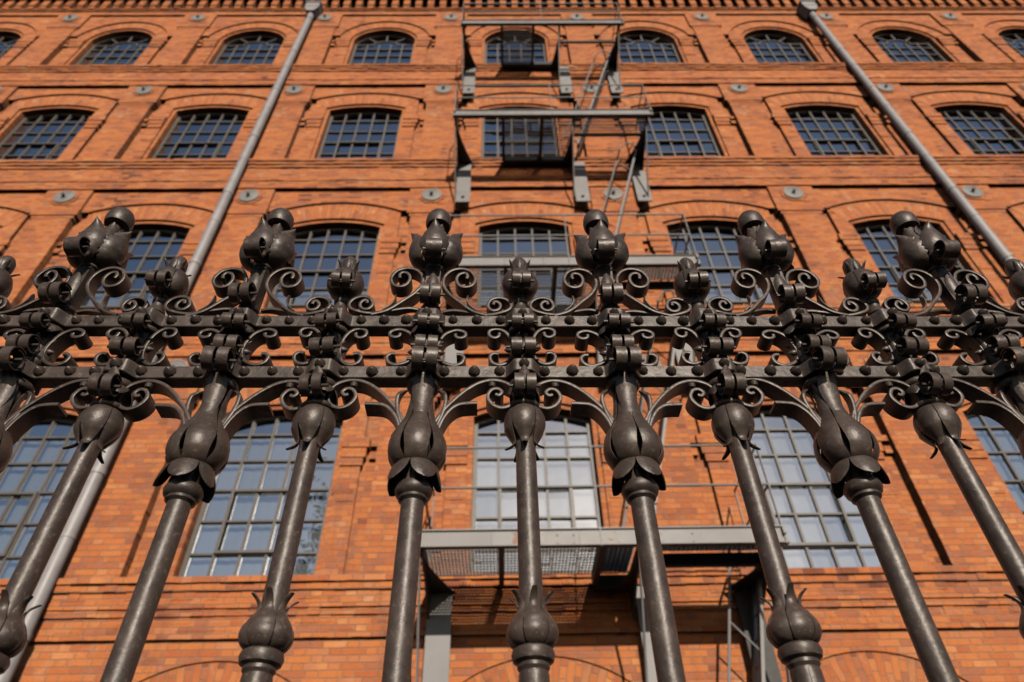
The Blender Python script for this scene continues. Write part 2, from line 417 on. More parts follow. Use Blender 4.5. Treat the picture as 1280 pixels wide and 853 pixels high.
# pilasters with wall anchors
for si in range(1, 5):
    st = ST[si]; S = ZW(st['S']); fb = ZW(st['FB']); zb = S
    pm = MB(); hb = fb-.80
    def grid_col(mb, hw, z0, z1, y, yb):
        n = max(1, round((z1-z0)/.077))
        for j in range(n):
            dx = random.uniform(-.004, .004)
            mb.box(-hw+dx, hw+dx, y+random.uniform(-.002, .002), yb, z0+(z1-z0)*j/n, z0+(z1-z0)*(j+1)/n-.0005)
    grid_col(pm, .362, zb, hb-.08, P(Y_PIL), P(Y_REC)-.008)
    grid_col(pm, .39, hb-.078, hb, P(Y_PIL-.008), P(Y_REC)-.009)
    grid_col(pm, .435, hb+.001, fb+.02, P(7.64), P(Y_REC)-.010)
    # octagonal brick pad behind the anchor plate
    oc = [(.255*cos(pi/8+i*pi/4), fb-.27+.255*sin(pi/8+i*pi/4)) for i in range(8)]
    pm.prism(oc, P(7.622), P(7.645))
    first = None
    for k in KS[:-1]+[KS[-1]]:
        x = C0+B*(k+.5)
        if x > XR-.2: continue
        if first is None:
            first = pm.build('pilaster', M_BRICK, bld); first.location = (x, 0, 0)
            ap = MB()
            prof = [(.19,0),(.19,-.020),(.162,-.024),(.155,-.016),(.105,-.020),(.098,-.013),(.06,-.016),(.055,-.026),(.05,-.026)]
            n = 28; vs = []; fs = []
            for r_, yy in prof:
                for q in range(n): vs.append((r_*cos(2*pi*q/n), P(7.618)+yy, fb-.27+r_*sin(2*pi*q/n)))
            for i in range(len(prof)-1):
                for q in range(n): fs.append((i*n+q, i*n+(q+1)%n, (i+1)*n+(q+1)%n, (i+1)*n+q))
            fs.append(tuple((len(prof)-1)*n+q for q in range(n)))
            ap.add(vs, fs, True)
            apo = ap.build('anchor_plate', M_PLATE, first, ang=20)
            nb = MB(); nb.tube([(0, P(7.58), fb-.27), (0, P(7.535), fb-.27)], .032, 6); nb.build('nut', M_STEELD, first)
        else: dup(first, bld, (x, 0, 0))

# windows: frame mesh, child pane sheet, opening casement, curtain
def arc_top(u, d): return d['c']+math.sqrt(max(d['r']**2-u*u, 0))
def make_window(kind, rows, casement, curtain):
    d = KIND[kind]; a = d['a']; fm = MB(); bw = .055
    y0, y1 = -.034, .03
    fm.box(-a, -a+bw, y0, y1, 0, arc_top(a, d)); fm.box(a-bw, a, y0, y1, 0, arc_top(a, d)); fm.box(-a+bw, a-bw, y0, y1, 0, .06)
    n = 18; us = [-a+2*a*i/n for i in range(n+1)]
    for i in range(n):
        u0, u1 = us[i], us[i+1]; z0, z1 = arc_top(u0, d), arc_top(u1, d)
        fm.prism([(u0, z0-bw), (u1, z1-bw), (u1, z1), (u0, z0)], y0+.002, y1-.002)
    cols = [-a+bw/2+(2*a-bw)*i/5 for i in range(6)]; mw = .0165
    ztop_m = {}
    for cx in cols[1:-1]:
        zt = arc_top(cx, d)-bw
        if kind == 'top': zt = min(zt, d['c']+.22)
        fm.box(cx-mw, cx+mw, -.030, y1-.004, .06, zt)
    for z in rows:
        for i in range(5):
            xa = cols[i]+(mw if i else bw/2); xb = cols[i+1]-(mw if i < 4 else bw/2)
            fm.box(xa, xb, -.036, y1-.006, z-.0135, z+.0135)
    if kind == 'top':
        zc_ = d['c']+.20
        for i in range(12):
            t0, t1 = pi*i/12, pi*(i+1)/12
            for r_ in (.33,):
                fm.bar((r_*cos(t0), 0, zc_+r_*sin(t0)*.72), (r_*cos(t1), 0, zc_+r_*sin(t1)*.72), .034, .04, (0,1,0))
        for t in (45, 90, 135):
            t = R(t); p = Vector((.33*cos(t), 0, zc_+.33*sin(t)*.72)); q = Vector((.72*cos(t), 0, zc_+.72*sin(t)))
            q.z = min(q.z, arc_top(q.x, d)-.03); fm.bar(p, q, .034, .04, (0,1,0))
        for s in (-1, 1):
            fm.bar((s*.33, 0, zc_), (s*(a-.05), 0, zc_), .034, .04, (0,1,0))
    o = fm.build('window', M_FRAME)
    pn = MB(); zr = [.03]+rows
    rr = random.Random(3)
    for i in range(5):
        for j in range(len(zr)):
            x0, x1 = cols[i], cols[i+1]; z0 = zr[j]
            if j+1 < len(zr): z1a = z1b = zr[j+1]
            else: z1a, z1b = arc_top(max(-a+.01, x0), d)-.01, arc_top(min(a-.01, x1), d)-.01
            if kind == 'top' and j+1 == len(zr): pass
            t1, t2 = rr.uniform(-.0035, .0035), rr.uniform(-.0035, .0035)
            pn.add([(x0, t1+t2, z0), (x1, -t1+t2, z0), (x1, -t1-t2, z1b), (x0, t1-t2, z1a)], [(0,1,2,3)])
    pn.build('pane', M_PANE, o, fix=False)
    if casement:
        (i0, i1, j0, j1) = casement; cm = MB(); x0, x1 = cols[i0], cols[i1]; z0, z1 = rows[j0], rows[j1]; e = .035
        cm.box(x0, x0+e, -.062, -.038, z0, z1); cm.box(x1-e, x1, -.062, -.038, z0, z1)
        cm.box(x0+e, x1-e, -.062, -.038, z0, z0+e); cm.box(x0+e, x1-e, -.062, -.038, z1-e, z1)
        cm.build('casement', M_FRAME, o)
    if curtain:
        cu = MB(); nx = 90; vs = []; fs = []; zt = curtain
        rr2 = random.Random(11); ph = [rr2.uniform(0, 6) for _ in range(4)]
        for i in range(nx+1):
            u = -a+2*a*i/nx
            y = .095+.004*sin(u*38+ph[0])+.0025*sin(u*61+ph[1])+.003*sin(u*11+ph[2])
            vs += [(u, y, -.25), (u, y*.95+.01, zt)]
        for i in range(nx): fs.append((2*i, 2*i+2, 2*i+3, 2*i+1))
        cu.add(vs, fs, True); cu.build('curtain', M_CURT, o)
    return o
ROWS = {1: [.44, .885, 1.335, 1.79, 2.22], 2: [.42, .87, 1.32, 1.77, 2.2], 3: [.30, .76, 1.22, 1.68, 2.14],
        4: [.42, .84, 1.26, 1.66], 0: [.5, 1.0, 1.5, 2.0]}
CUR = {1: 2.25, 2: 1.0, 3: .62, 4: None, 0: None}
for si, st in enumerate(ST):
    S = ZW(st['S'])
    cas = {1: (1, 4, 0, 2), 2: (1, 4, 0, 2), 3: (1, 4, 0, 2)}.get(si)
    wv = make_window(st['kind'], ROWS[si], cas, CUR[si]); first = True
    for k in KS:
        loc = (C0+B*k, P(Y_GL if si else 7.9), S)
        if first: wv.parent = bld; wv.location = loc; first = False
        else: dup(wv, bld, loc)
# rooms behind the glass
rm = MB()
rm.box(XL, XR, P(10.6), P(10.7), 0, ZW(21.3))
for si in range(1, 5): rm.box(XL, XR, P(Y_IN)+.01, P(10.6)-.01, ZW(ST[si]['S'])-.75, ZW(ST[si]['S'])-.45)
rm.box(XL, XR, P(Y_IN)+.01, P(10.6)-.01, ZW(20.4), ZW(20.6))
rm.build('interior_wall', M_ROOM, bld)

# ================================================================== DRAINPIPES
def drainpipe(x, label):
    t = empty('drainpipe', (x, 7.5, 0), label, 'drainpipe')
    p = MB(); top = ZW(19.5); r = .088
    p.tube([(0, 0, .25), (0, 0, top)], r, 20); p.build('pipe', M_ZINC, t)
    zs = ZW(19.2); k = 0; first = None
    while zs > .6:
        c = MB(); c.tube([(0,0,-.045),(0,0,-.04),(0,0,.04),(0,0,.045)], [r+.001, r+.010, r+.010, r+.001], 20)
        if first is None: first = c.build('joint_collar', M_ZINC, t); first.location = (0,0,zs)
        else: dup(first, t, (0,0,zs))
        b = MB(); b.box(-.012, .012, .07, .25, -.02, .02); b.tube([(0,0,-.022),(0,0,.022)], r+.006, 20)
        if k == 0: fb_ = b.build('pipe_clamp', M_ZINC, t); fb_.location = (0,0,zs-.9)
        else: dup(fb_, t, (0,0,zs-.9))
        k += 1; zs -= 2.05
    h = MB(); h.prism([(-.10, top-.02), (.10, top-.02), (.19, top+.22), (.19, top+.50), (-.19, top+.50), (-.19, top+.22)], -.14, .14)
    h.box(-.215, .215, -.165, .15, top+.505, top+.56); h.box(-.20, .20, -.15, .145, top+.27, top+.31)
    h.build('rain_hopper', M_ZINC, t)
    return t
dl = drainpipe(-5.17, 'grey metal drainpipe left of the fire escape running up the brick facade')
dr = drainpipe(8.68, 'grey metal drainpipe right of the fire escape running up the brick facade')

for o in (dl, dr): o['group'] = 'drainpipes on the brick facade'

# ================================================================== FIRE ESCAPE
fe = empty('fire_escape', (0, 7.56, 0), 'grey steel fire escape with grated balconies, railings and steep ladders on the brick facade', 'fire escape')
def FY(y): return y-7.56
YF = 6.5                                     # front of the platforms
LV = [3.44, 7.86, 12.26, 16.55]              # top of front beam, rel. to the eye
XA_, XM_, XB_ = -.84, 1.42, 2.86
def bracket(x, zt, long):
    """horizontal corner gusset with a hollow edge, under the platform, plus a shallow web"""
    b = MB(); yw = FY(7.57); yf = FY(YF)+.03; n = 16
    wd = .30 if x < 1 else (-.19 if x < 2 else -.34)
    poly = [(x, yf), (x, yw)]+[(x+wd*(1-t)**1.6, yw+(yf-yw)*t) for t in [i/n for i in range(n)]]
    vs = [(p, q, zt-.21) for p, q in poly]+[(p, q, zt-.198) for p, q in poly]; m = len(poly)
    b.add(vs, [tuple(range(m)), tuple(range(2*m-1, m-1, -1))]+[(i, (i+1) % m, m+(i+1) % m, m+i) for i in range(m)])
    b.prismx([(yf, zt-.196), (yf, zt-.06), (yw, zt-.06), (yw, zt-.196)], x-.012, x+.012)
    b.prismx([(yf, zt-.212), (yw, zt-.212), (yw, zt-.52), (yf+.5, zt-.28)], x-.012, x+.012)
    return b
for li, lv in enumerate(LV):
    zt = ZW(lv); pl = bpy.data.objects.new('platform', None); col.objects.link(pl); pl.parent = fe; pl.empty_display_size = .2
    h = .19 if li else .165; x0, x1 = XA_-.06, XB_+.07
    bm_ = MB(); yf = FY(YF)                   # channel: web plus flanges
    bm_.box(x0, x1, yf, yf+.012, zt-h, zt-.002); bm_.box(x0, x1, yf-.022, yf+.05, zt-.001, zt+.012); bm_.box(x0, x1, yf-.022, yf+.05, zt-h-.014, zt-h-.001)
    for bx in ((.05, .30, .42, .62) if li else (.15, .28, .40, .55, .72, 1.05, 1.17, 1.50, 1.62, 1.95)):
        for bz in (.06, .15):
            bm_.lathe([(.011, 0), (.010, .006), (.004, .010)], 8)
            k8 = len(bm_.v)-24
            for q in range(k8, len(bm_.v)):
                X_, Y_, Z_ = bm_.v[q]; bm_.v[q] = (bx+X_, yf-Z_, zt-bz+Y_)
    bm_.build('front_beam', M_STEEL, pl)
    if li == 0:                               # splice plates with flaking paint
        mfl = paint_mat('flaking_paint', (.235, .224, .222), (.17, .162, .16), .55, rust=.13, scale=22)
        for sx0, sx1 in ((-.12, .42), (.78, 1.22), (1.5, 1.62)):
            sp = MB(); sp.box(sx0, sx1, yf-.008, yf-.001, zt-.175, zt-.02); sp.build('splice_plate', mfl, pl)
    wallb = MB(); wallb.box(.06 if li else 1.02, XM_, FY(7.46), FY(7.56), zt-.20, zt-.056); wallb.build('wall_beam', M_BLACK, pl)
    for jx in ((-.03, 1.02) if li in (0,) else (.06, .80)):
        j = MB(); j.box(jx-.03, jx+.03, yf+.014, FY(7.50), zt-.18, zt-.055); j.build('joist', M_BLACK, pl)
    # hatch side: cross joist half way back
    yh = FY(6.95)
    j = MB(); j.box(XM_+.015, XB_-.015, yh, yh+.05, zt-(.2 if li in (0, 1) else .12), zt-.055); j.build('joist', M_BLACK, pl)
    gr = MB(); pt = .038; pc = .065; bt = .0028 if li < 2 else .0045
    def grate(xa, xb, ya, yb_):
        n = int((xb-xa)/pt)
        for i in range(n+1): gr.box(xa+i*pt-bt, xa+i*pt+bt, ya, yb_, zt-.045, zt-.022)
        n = int((yb_-ya)/pc)
        for i in range(n+1): gr.box(xa, xb, ya+i*pc-bt-.0015, ya+i*pc+bt+.0015, zt-.053, zt-.036)
    grate((XA_+.01, XA_+.01, .09, .09)[li], (1.0, XM_-.01, XM_-.01, .77)[li], yf+.02, FY(7.46)-.003)
    def dense(xa, xb, ya, yb_):
        n = int((xb-xa)/.05)
        for i in range(n+1): gr.box(xa+i*.05-.004, xa+i*.05+.004, ya, yb_, zt-.038, zt-.020)
        n = int((yb_-ya)/.022)
        for i in range(n+1): gr.box(xa, xb, ya+i*.022-.002, ya+i*.022+.002, zt-.036, zt-.019)
    gr.build('grating', M_STEELD, pl); gr = MB()
    if li == 0: dense(1.06, XM_-.02, yf+.02, FY(7.44))
    if li != 3: (dense if li < 2 else grate)(XM_+.02, XB_-.02, yf+.02, yh-.01)
    if gr.v: gr.build('grating', M_STEELD if li else M_STEEL, pl)
    for bx in (XA_, XM_, XB_-.03):
        br = bracket(bx, zt, li == 0).build('bracket', M_BLACK, pl)
        wp = MB(); pw = .135 if not (li == 0 and 1 < bx < 2) else .085
        off = .12 if bx < 1 else (.14 if bx < 2 else -.10)
        zb = zt-1.52 if li else 0
        wp.box(bx+off-pw, bx+off+pw, FY(7.53), FY(7.56), zb, zt-.165)
        if li: wp.tube([(bx+off, FY(7.53), zb+.15), (bx+off, FY(7.49), zb+.15)], .03, 6)
        wp.build('wall_plate', M_STEEL if not (li == 0 and bx > 2) else M_BLACK, pl)
        st_ = MB(); st_.bar((bx-.025, yf+.02, zt-.05), (bx-.025, FY(7.53), zt-1.38 if li else zt-1.9), .05, .02, (1,0,0)); st_.build('strut', M_STEEL, pl)
    # railing
    rl = MB(); zr = zt+.012
    for zz in (.50, 1.02): rl.tube([(x0+.03, yf, zr+zz), (x1-.03, yf, zr+zz)], .014, 8)
    for px in (x0+.03, XM_-.42, x1-.03): rl.bar((px, yf, zr-.2), (px, yf, zr+1.03), .036, .012, (1,0,0))
    for px in (x0+.03, x1-.03):
        for zz in (.50, 1.02): rl.tube([(px, yf, zr+zz), (px, FY(7.52), zr+zz)], .013, 8)
        rl.bar((px, FY(7.50), zr-.05), (px, FY(7.50), zr+1.03), .03, .012, (1,0,0))
        rl.bar((px, yf, zr-.1), (px, yf, zr-.02), .09, .03, (1,0,0))
    rl.build('railing', M_STEEL, fe)
# steep ladders between the platforms
for li in range(4):
    top = ZW(LV[li])-.02; bot = ZW(LV[li-1]) if li else 0.05
    xt = (2.86, 2.80, 2.75, 2.71)[li]; slope = .27; xb = xt-slope*(top-bot) if li else xt-.24*(top-bot)
    ld = MB(); ya, yb_ = FY(7.27), FY(7.62-.12)
    for y in (ya, yb_): ld.bar((xt, y, top), (xb, y, bot), .012, .13, (0,1,0)) if False else ld.bar((xt, y, top), (xb, y, bot), .035, .12, (0,1,0))
    lo = ld.build('ladder', M_STEEL, fe)
    L_ = (Vector((xb, 0, bot))-Vector((xt, 0, top))); n = int((top-bot)/.26)
    rg = MB()
    for i in range(1, n):
        p = Vector((xt, 0, top))+L_*(i/n); rg.tube([(p.x, ya, p.z), (p.x, yb_, p.z)], .012, 8)
    rg.build('rungs', M_STEEL, lo)
    hr = MB(); off = Vector((-.30, 0, .12)); a = Vector((xt, ya, top)); d = Vector((L_.x, 0, L_.z))
    p0 = a+d*.03; pts = [a+d*.0+Vector((-.02,0,0)), a+off*.5+Vector((0,0,.12)), a+off+d*.02, a+off+d*.5, a+off+d*.93]
    hr.tube([a+Vector((-.02,0,-.02)), a+Vector((-.12,0,.10)), a+Vector((-.24,0,.10)), a+off+d*.05, a+off+d*.5, a+off+d*.95], .016, 8)
    for t in (.16, .42, .68, .94): hr.tube([a+off+d*t, a+d*(t+.04)], .011, 8)
    hr.build('handrail', M_STEEL, lo)

# ================================================================== WROUGHT IRON FENCE
SP = .155; NF = 8; XF = .0325; YFN = .819; TILT = math.atan(.0135)
fence = empty('iron_fence', (XF, YFN+.0135*XF, 0), 'ornate dark brown wrought iron fence with scrolls, flower finials and riveted double rails', 'fence', TILT)
def fz(z): return z+ZC
cols_ = [(i, i*SP, 'A' if i % 2 == 0 else 'B') for i in range(-NF, NF+1)]
# --- rails
def make_rail(z0, z1, hw, bulge, name):
    mb = MB(); xs = []
    x = -NF*SP-.09
    while x < NF*SP+.0901: xs.append(x); x += .0025
    def yf(x):
        q = abs(x-round(x/SP)*SP)
        t = 1 if q < .012 else max(0, 1-(q-.012)/.017); t = t*t*(3-2*t); return hw+bulge*t
    vs = []; fs = []
    e = .0012
    for x in xs:
        y = yf(x); rz = random.uniform(-.0003, .0003)
        vs += [(x, -y+e, z0), (x, -y, z0+e+rz), (x, -y, z1-e+rz), (x, -y+e, z1), (x, y, z1), (x, y, z0)]
    n = len(xs)
    for i in range(n-1):
        for k in range(6): fs.append((6*i+k, 6*i+(k+1) % 6, 6*i+6+(k+1) % 6, 6*i+6+k))
    fs += [tuple(range(6)), tuple(6*(n-1)+k for k in range(5, -1, -1))]
    mb.add(vs, fs, True)
    return mb.build('rail', M_IRON, fence, ang=30), yf
rail_z = [(.6855, .7095), (.7965, .8220)]
for ri, (z0, z1) in enumerate(rail_z):
    ro, yf = make_rail(fz(z0), fz(z1), .0125, .0185, 'rail')
    rv = MB(); rv.lathe([(.0092, 0), (.0090, .003), (.0070, .0072), (.0036, .0112), (.0006, .0130)], 9)
    proto = None
    offs = (.032, .077, .118) if ri == 0 else (.042, .080, .119)
    for i, x, kind in cols_:
        spots = [(x, -(yf(x)))]+([(x+q, -.0125) for q in offs] if i < NF else [])
        for xx, yy in spots:
            if ri == 0 and kind == 'B' and abs(xx-x) < 1e-6: continue
            s = random.uniform(.9, 1.1)
            l = (xx+random.uniform(-.002, .002), yy+.0008, fz((z0+z1)/2)+random.uniform(-.001, .001)); r_ = (R(90)+random.uniform(-.12, .12), random.uniform(-.12, .12), random.uniform(0, 6))
            r_ = (R(90)+random.uniform(-.12, .12), random.uniform(-.12, .12), 0)
            if proto is None:
                proto = rv.build('rivet', M_IRON, ro); proto.location = l; proto.rotation_euler = r_; proto.scale = (s, s, s)
            else: dup(proto, ro, l, r_, (s, s, s))
lr = MB(); lr.box(-NF*SP-.09, NF*SP+.09, -.014, .014, .36, .386); lr.build('rail', M_IRON, fence)
pb = MB(); pb.box(-NF*SP-.3, NF*SP+.3, -.16, .16, 0, .26); pb.box(-NF*SP-.33, NF*SP+.33, -.19, .19, .262, .33); pb.build('plinth', M_CONC, fence)

# --- building blocks of the columns
def petals(mb, n, prof, phase=0, th=.0016, cup=.05, jag=0, seg=8, twist=0, rnd=random.Random(5)):
    """n leaves round the axis; prof rows are (radius, z, half width as part of the sector)"""
    pr = [(Vector(p)) for p in prof]; sp = spline(prof, 4)
    jn = [rnd.uniform(-1, 1) for _ in range(40)]
    for q in range(n):
        a0 = phase+2*pi*q/n-pi/2
        k1 = rnd.uniform(.96, 1.05); rows = []
        for i, (r_, z, hw) in enumerate(sp):
            hwv = max(hw, .015)*pi/n; row = []; rowi = []
            for s in range(seg+1):
                u = -1+2*s/seg
                jg = jag*jn[(i*3+q*7) % 40]*abs(u)**3
                an = a0+u*hwv*(1+jg)+twist*i/len(sp)
                rr = r_*(1-cup*u*u)*(k1 if i > len(sp)*.4 else 1)
                row.append((rr*cos(an), rr*sin(an), z)); ri_ = max(rr-th, .0005); rowi.append((ri_*cos(an), ri_*sin(an), z+.0002))
            rows.append((row, rowi))
        vs = []; fs = []; m = seg+1
        for row, rowi in rows: vs += row+rowi
        for i in range(len(rows)-1):
            for s in range(seg):
                a = i*2*m+s; b = a+2*m
                fs.append((a, a+1, b+1, b)); fs.append((a+m, b+m, b+m+1, a+m+1))
            a = i*2*m; b = a+2*m
            fs.append((a, b, b+m, a+m)); fs.append((a+seg, a+seg+m, b+seg+m, b+seg))
        e = (len(rows)-1)*2*m
        for s in range(seg):
            fs.append((s, s+m, s+m+1, s+1)); fs.append((e+s, e+s+1, e+s+m+1, e+s+m))
        mb.add(vs, fs, True)
    return mb
def torus_prof(rc, z, r, n=8, rin=.008):
    return [(rin, z-r)]+[(rc+r*cos(t)*1.0, z+r*sin(t)) for t in [(-pi/2+pi*i/n) for i in range(n+1)]]+[(rin, z+r)]
def curl(wd, r, turns=1.15, split=True, tail=.0):
    """strip rolled about the x axis in front of the column, with its pin; origin at the roll axis"""
    mb = MB(); th = .0022; n = 26
    strips = [(-wd/2, -wd*.065), (wd*.065, wd/2)] if split else [(-wd/2, wd/2)]
    for (xa, xb) in strips:
        vs = []; fs = []
        for i in range(n+1):
            t = i/n; an = R(100)-turns*2*pi*t*.9 + R(100)
            an = R(60)+turns*2*pi*t
            rr = r*(1-.28*t)
            for q in (rr, rr-th):
                for x in (xa, xb): vs.append((x, -(-q*cos(an)) if False else q*cos(an), q*sin(an)))
        for i in range(n):
            k = 4*i
            fs += [(k, k+1, k+5, k+4), (k+2, k+6, k+7, k+3), (k, k+4, k+6, k+2), (k+1, k+3, k+7, k+5)]
        fs += [(0, 2, 3, 1), (4*n, 4*n+1, 4*n+3, 4*n+2)]
        mb.add(vs, fs, True)
    mb.tube([(-wd*.72, 0, -r*.05), (wd*.72, 0, -r*.05)], .0026, 8)
    mb.tube([(0, 0, -r*.05), (0, r+.012, -r*.05)], .004, 8)
    return mb
def put(mb, name, parent, loc=(0,0,0)):
    o = mb.build(name, M_IRON, parent); o.location = loc; return o

# --- prototypes
def baluster_A():
    m = MB()
    m.lathe([(.0165, .42), (.0165, fz(.262)), (.0165, fz(.268))], 24)
    m.lathe([(.013, fz(.285)), (.0146, fz(.30)), (.0148, fz(.36)), (.0146, fz(.50)), (.0142, fz(.60)), (.011, fz(.62)), (.011, fz(.858))], 24)
    o = put(m, 'baluster', fence)
    m = MB(); m.lathe([(.0165, fz(.258)), (.019, fz(.262)), (.0185, fz(.266)), (.0235, fz(.269)), (.0255, fz(.2755)), (.0240, fz(.281)), (.020, fz(.284)), (.013, fz(.286))], 28); put(m, 'collar', o)
    m = MB(); petals(m, 6, [(.0165, fz(.282), .80), (.0255, fz(.2865), .90), (.0310, fz(.296), .95), (.0305, fz(.306), .96), (.0255, fz(.317), .95), (.0195, fz(.3255), .78), (.0185, fz(.333), .56), (.0222, fz(.340), .40), (.0300, fz(.3465), .20)])
    m.lathe([(.013, fz(.283)), (.024, fz(.29)), (.0265, fz(.30)), (.022, fz(.314)), (.013, fz(.326))], 20); put(m, 'bulb', o)
    # teardrop eyes under the collar: short dark sleeve with drooping leaves
    m = MB(); petals(m, 6, [(.0175, fz(.256), .9), (.0180, fz(.24), .96), (.0180, fz(.225), .9), (.0178, fz(.19), .98)], phase=.3, cup=.02); put(m, 'sleeve', o)
    m = MB(); petals(m, 5, [(.017, fz(.630), .96), (.0265, fz(.623), .97), (.0312, fz(.608), .96), (.0295, fz(.592), .95), (.0225, fz(.578), .78), (.0180, fz(.569), .56), (.0215, fz(.562), .36), (.0295, fz(.556), .16)], phase=0)
    m.lathe([(.013, fz(.575)), (.024, fz(.592)), (.0275, fz(.606)), (.022, fz(.622)), (.012, fz(.63))], 20); put(m, 'bulb', o)
    m = MB(); m.lathe(torus_prof(.0195, fz(.633), .0052), 24); m.lathe(torus_prof(.017, fz(.676), .007), 20); m.lathe(torus_prof(.017, fz(.792), .007), 20); m.lathe([(.011, fz(.637)), (.0145, fz(.655)), (.0135, fz(.70)), (.0135, fz(.845))], 16); put(m, 'collar', o)
    m = MB(); petals(m, 6, [(.0150, fz(.715), .8), (.0215, fz(.722), .9), (.0225, fz(.733), .8), (.0190, fz(.745), .6), (.0205, fz(.757), .35), (.0265, fz(.764), .08)], phase=.2, cup=.06, jag=.05); petals(m, 4, [(.0145, fz(.672), .7), (.0225, fz(.668), .8), (.0270, fz(.658), .55), (.0290, fz(.648), .1)], phase=.6, cup=.04); put(m, 'collar_leaves', o)
    for wd, r_, z, y in ((.032, .0195, .652, -.034), (.038, .0165, .733, -.031), (.034, .0140, .782, -.039)):
        put(curl(wd, r_), 'curl', o, (0, y, fz(z)))
    m = MB(); petals(m, 1, [(.019, fz(.64), .10), (.022, fz(.655), .14), (.029, fz(.675), .12), (.036, fz(.692), .02)], th=.002); put(m, 'leaf', o)
    return o
def finial_A():
    m = MB(); m.lathe([(.016, fz(.836)), (.0135, fz(.846)), (.0075, fz(.856)), (.012, fz(.860)), (.013, fz(.866)), (.008, fz(.874)), (.009, fz(.884)), (.014, fz(.940)), (.008, fz(.945))], 16)
    o = put(m, 'finial', fence)
    m = MB(); petals(m, 5, [(.008, fz(.880), .9), (.0225, fz(.886), .95), (.0312, fz(.900), .97), (.0318, fz(.915), .97), (.027, fz(.930), .95), (.018, fz(.940), .9), (.0135, fz(.944), .7)], phase=0); put(m, 'bulb', o)
    m = MB(); m.lathe([(.010, fz(.940)), (.0145, fz(.948)), (.0158, fz(.958)), (.0145, fz(.970)), (.0095, fz(.980)), (.002, fz(.984))], 20); put(m, 'knob', o)
    m = MB(); petals(m, 4, [(.0155, fz(.940), .26), (.0180, fz(.946), .30), (.0225, fz(.952), .22), (.0285, fz(.960), .05)], phase=pi/4); petals(m, 1, [(.0165, fz(.942), .07), (.0172, fz(.955), .10), (.0165, fz(.968), .02)]); put(m, 'leaf', o)
    put(curl(.031, .0165), 'curl', o, (0, -.037, fz(.884)))
    return o
def baluster_B():
    m = MB(); m.lathe([(.0158, .42), (.0158, fz(.30)), (.0155, fz(.478)), (.0155, fz(.50)), (.013, fz(.53)), (.012, fz(.62)), (.011, fz(.83))], 24)
    o = put(m, 'baluster', fence)
    m = MB(); m.lathe([(.0158, fz(.474)), (.0200, fz(.4775)), (.0195, fz(.4815)), (.0240, fz(.4850)), (.0262, fz(.4920)), (.0240, fz(.4990)), (.018, fz(.5025)), (.0165, fz(.520)), (.020, fz(.530))], 28); put(m, 'collar', o)
    m = MB(); petals(m, 5, [(.016, fz(.5355), .98), (.0255, fz(.5325), .99), (.0330, fz(.524), .97), (.0368, fz(.512), .86), (.0385, fz(.502), .55), (.0392, fz(.496), .12)], phase=.4, cup=.03); put(m, 'petal_skirt', o)
    m = MB(); petals(m, 6, [(.018, fz(.5235), .92), (.0315, fz(.5300), .97), (.0400, fz(.5420), .83), (.0428, fz(.5520), .83), (.0425, fz(.5650), .91), (.0385, fz(.5780), .96), (.0305, fz(.5950), .96), (.0232, fz(.6130), .90), (.0198, fz(.632), .80), (.0180, fz(.650), .60), (.0200, fz(.665), .34), (.0245, fz(.676), .08)], phase=pi/6, cup=.035, seg=10)
    m.lathe([(.014, fz(.53)), (.018, fz(.545)), (.020, fz(.56)), (.018, fz(.58)), (.017, fz(.605)), (.013, fz(.63))], 20); put(m, 'bulb', o)
    m = MB(); petals(m, 1, [(.0255, fz(.590), .08), (.0225, fz(.615), .16), (.0225, fz(.640), .23), (.0255, fz(.662), .23), (.0300, fz(.680), .13), (.0315, fz(.692), .05)], th=.003); put(m, 'leaf', o)
    m = MB(); m.lathe(torus_prof(.0185, fz(.676), .0075), 20); m.lathe(torus_prof(.0175, fz(.792), .0075), 20); m.lathe([(.012, fz(.63)), (.0145, fz(.66)), (.014, fz(.70)), (.014, fz(.845))], 16); put(m, 'collar', o)
    m = MB(); petals(m, 6, [(.0155, fz(.712), .8), (.0225, fz(.720), .9), (.0240, fz(.733), .8), (.0200, fz(.747), .6), (.0215, fz(.759), .35), (.0280, fz(.767), .08)], phase=.2, cup=.06, jag=.05); petals(m, 4, [(.0150, fz(.800), .7), (.0240, fz(.794), .8), (.0290, fz(.784), .55), (.0305, fz(.773), .1)], phase=.6, cup=.04); put(m, 'collar_leaves', o)
    for wd, r_, z, y in ((.038, .0210, .693, -.046), (.034, .0175, .736, -.032), (.034, .0140, .782, -.039)):
        put(curl(wd, r_), 'curl', o, (0, y, fz(z)))
    return o
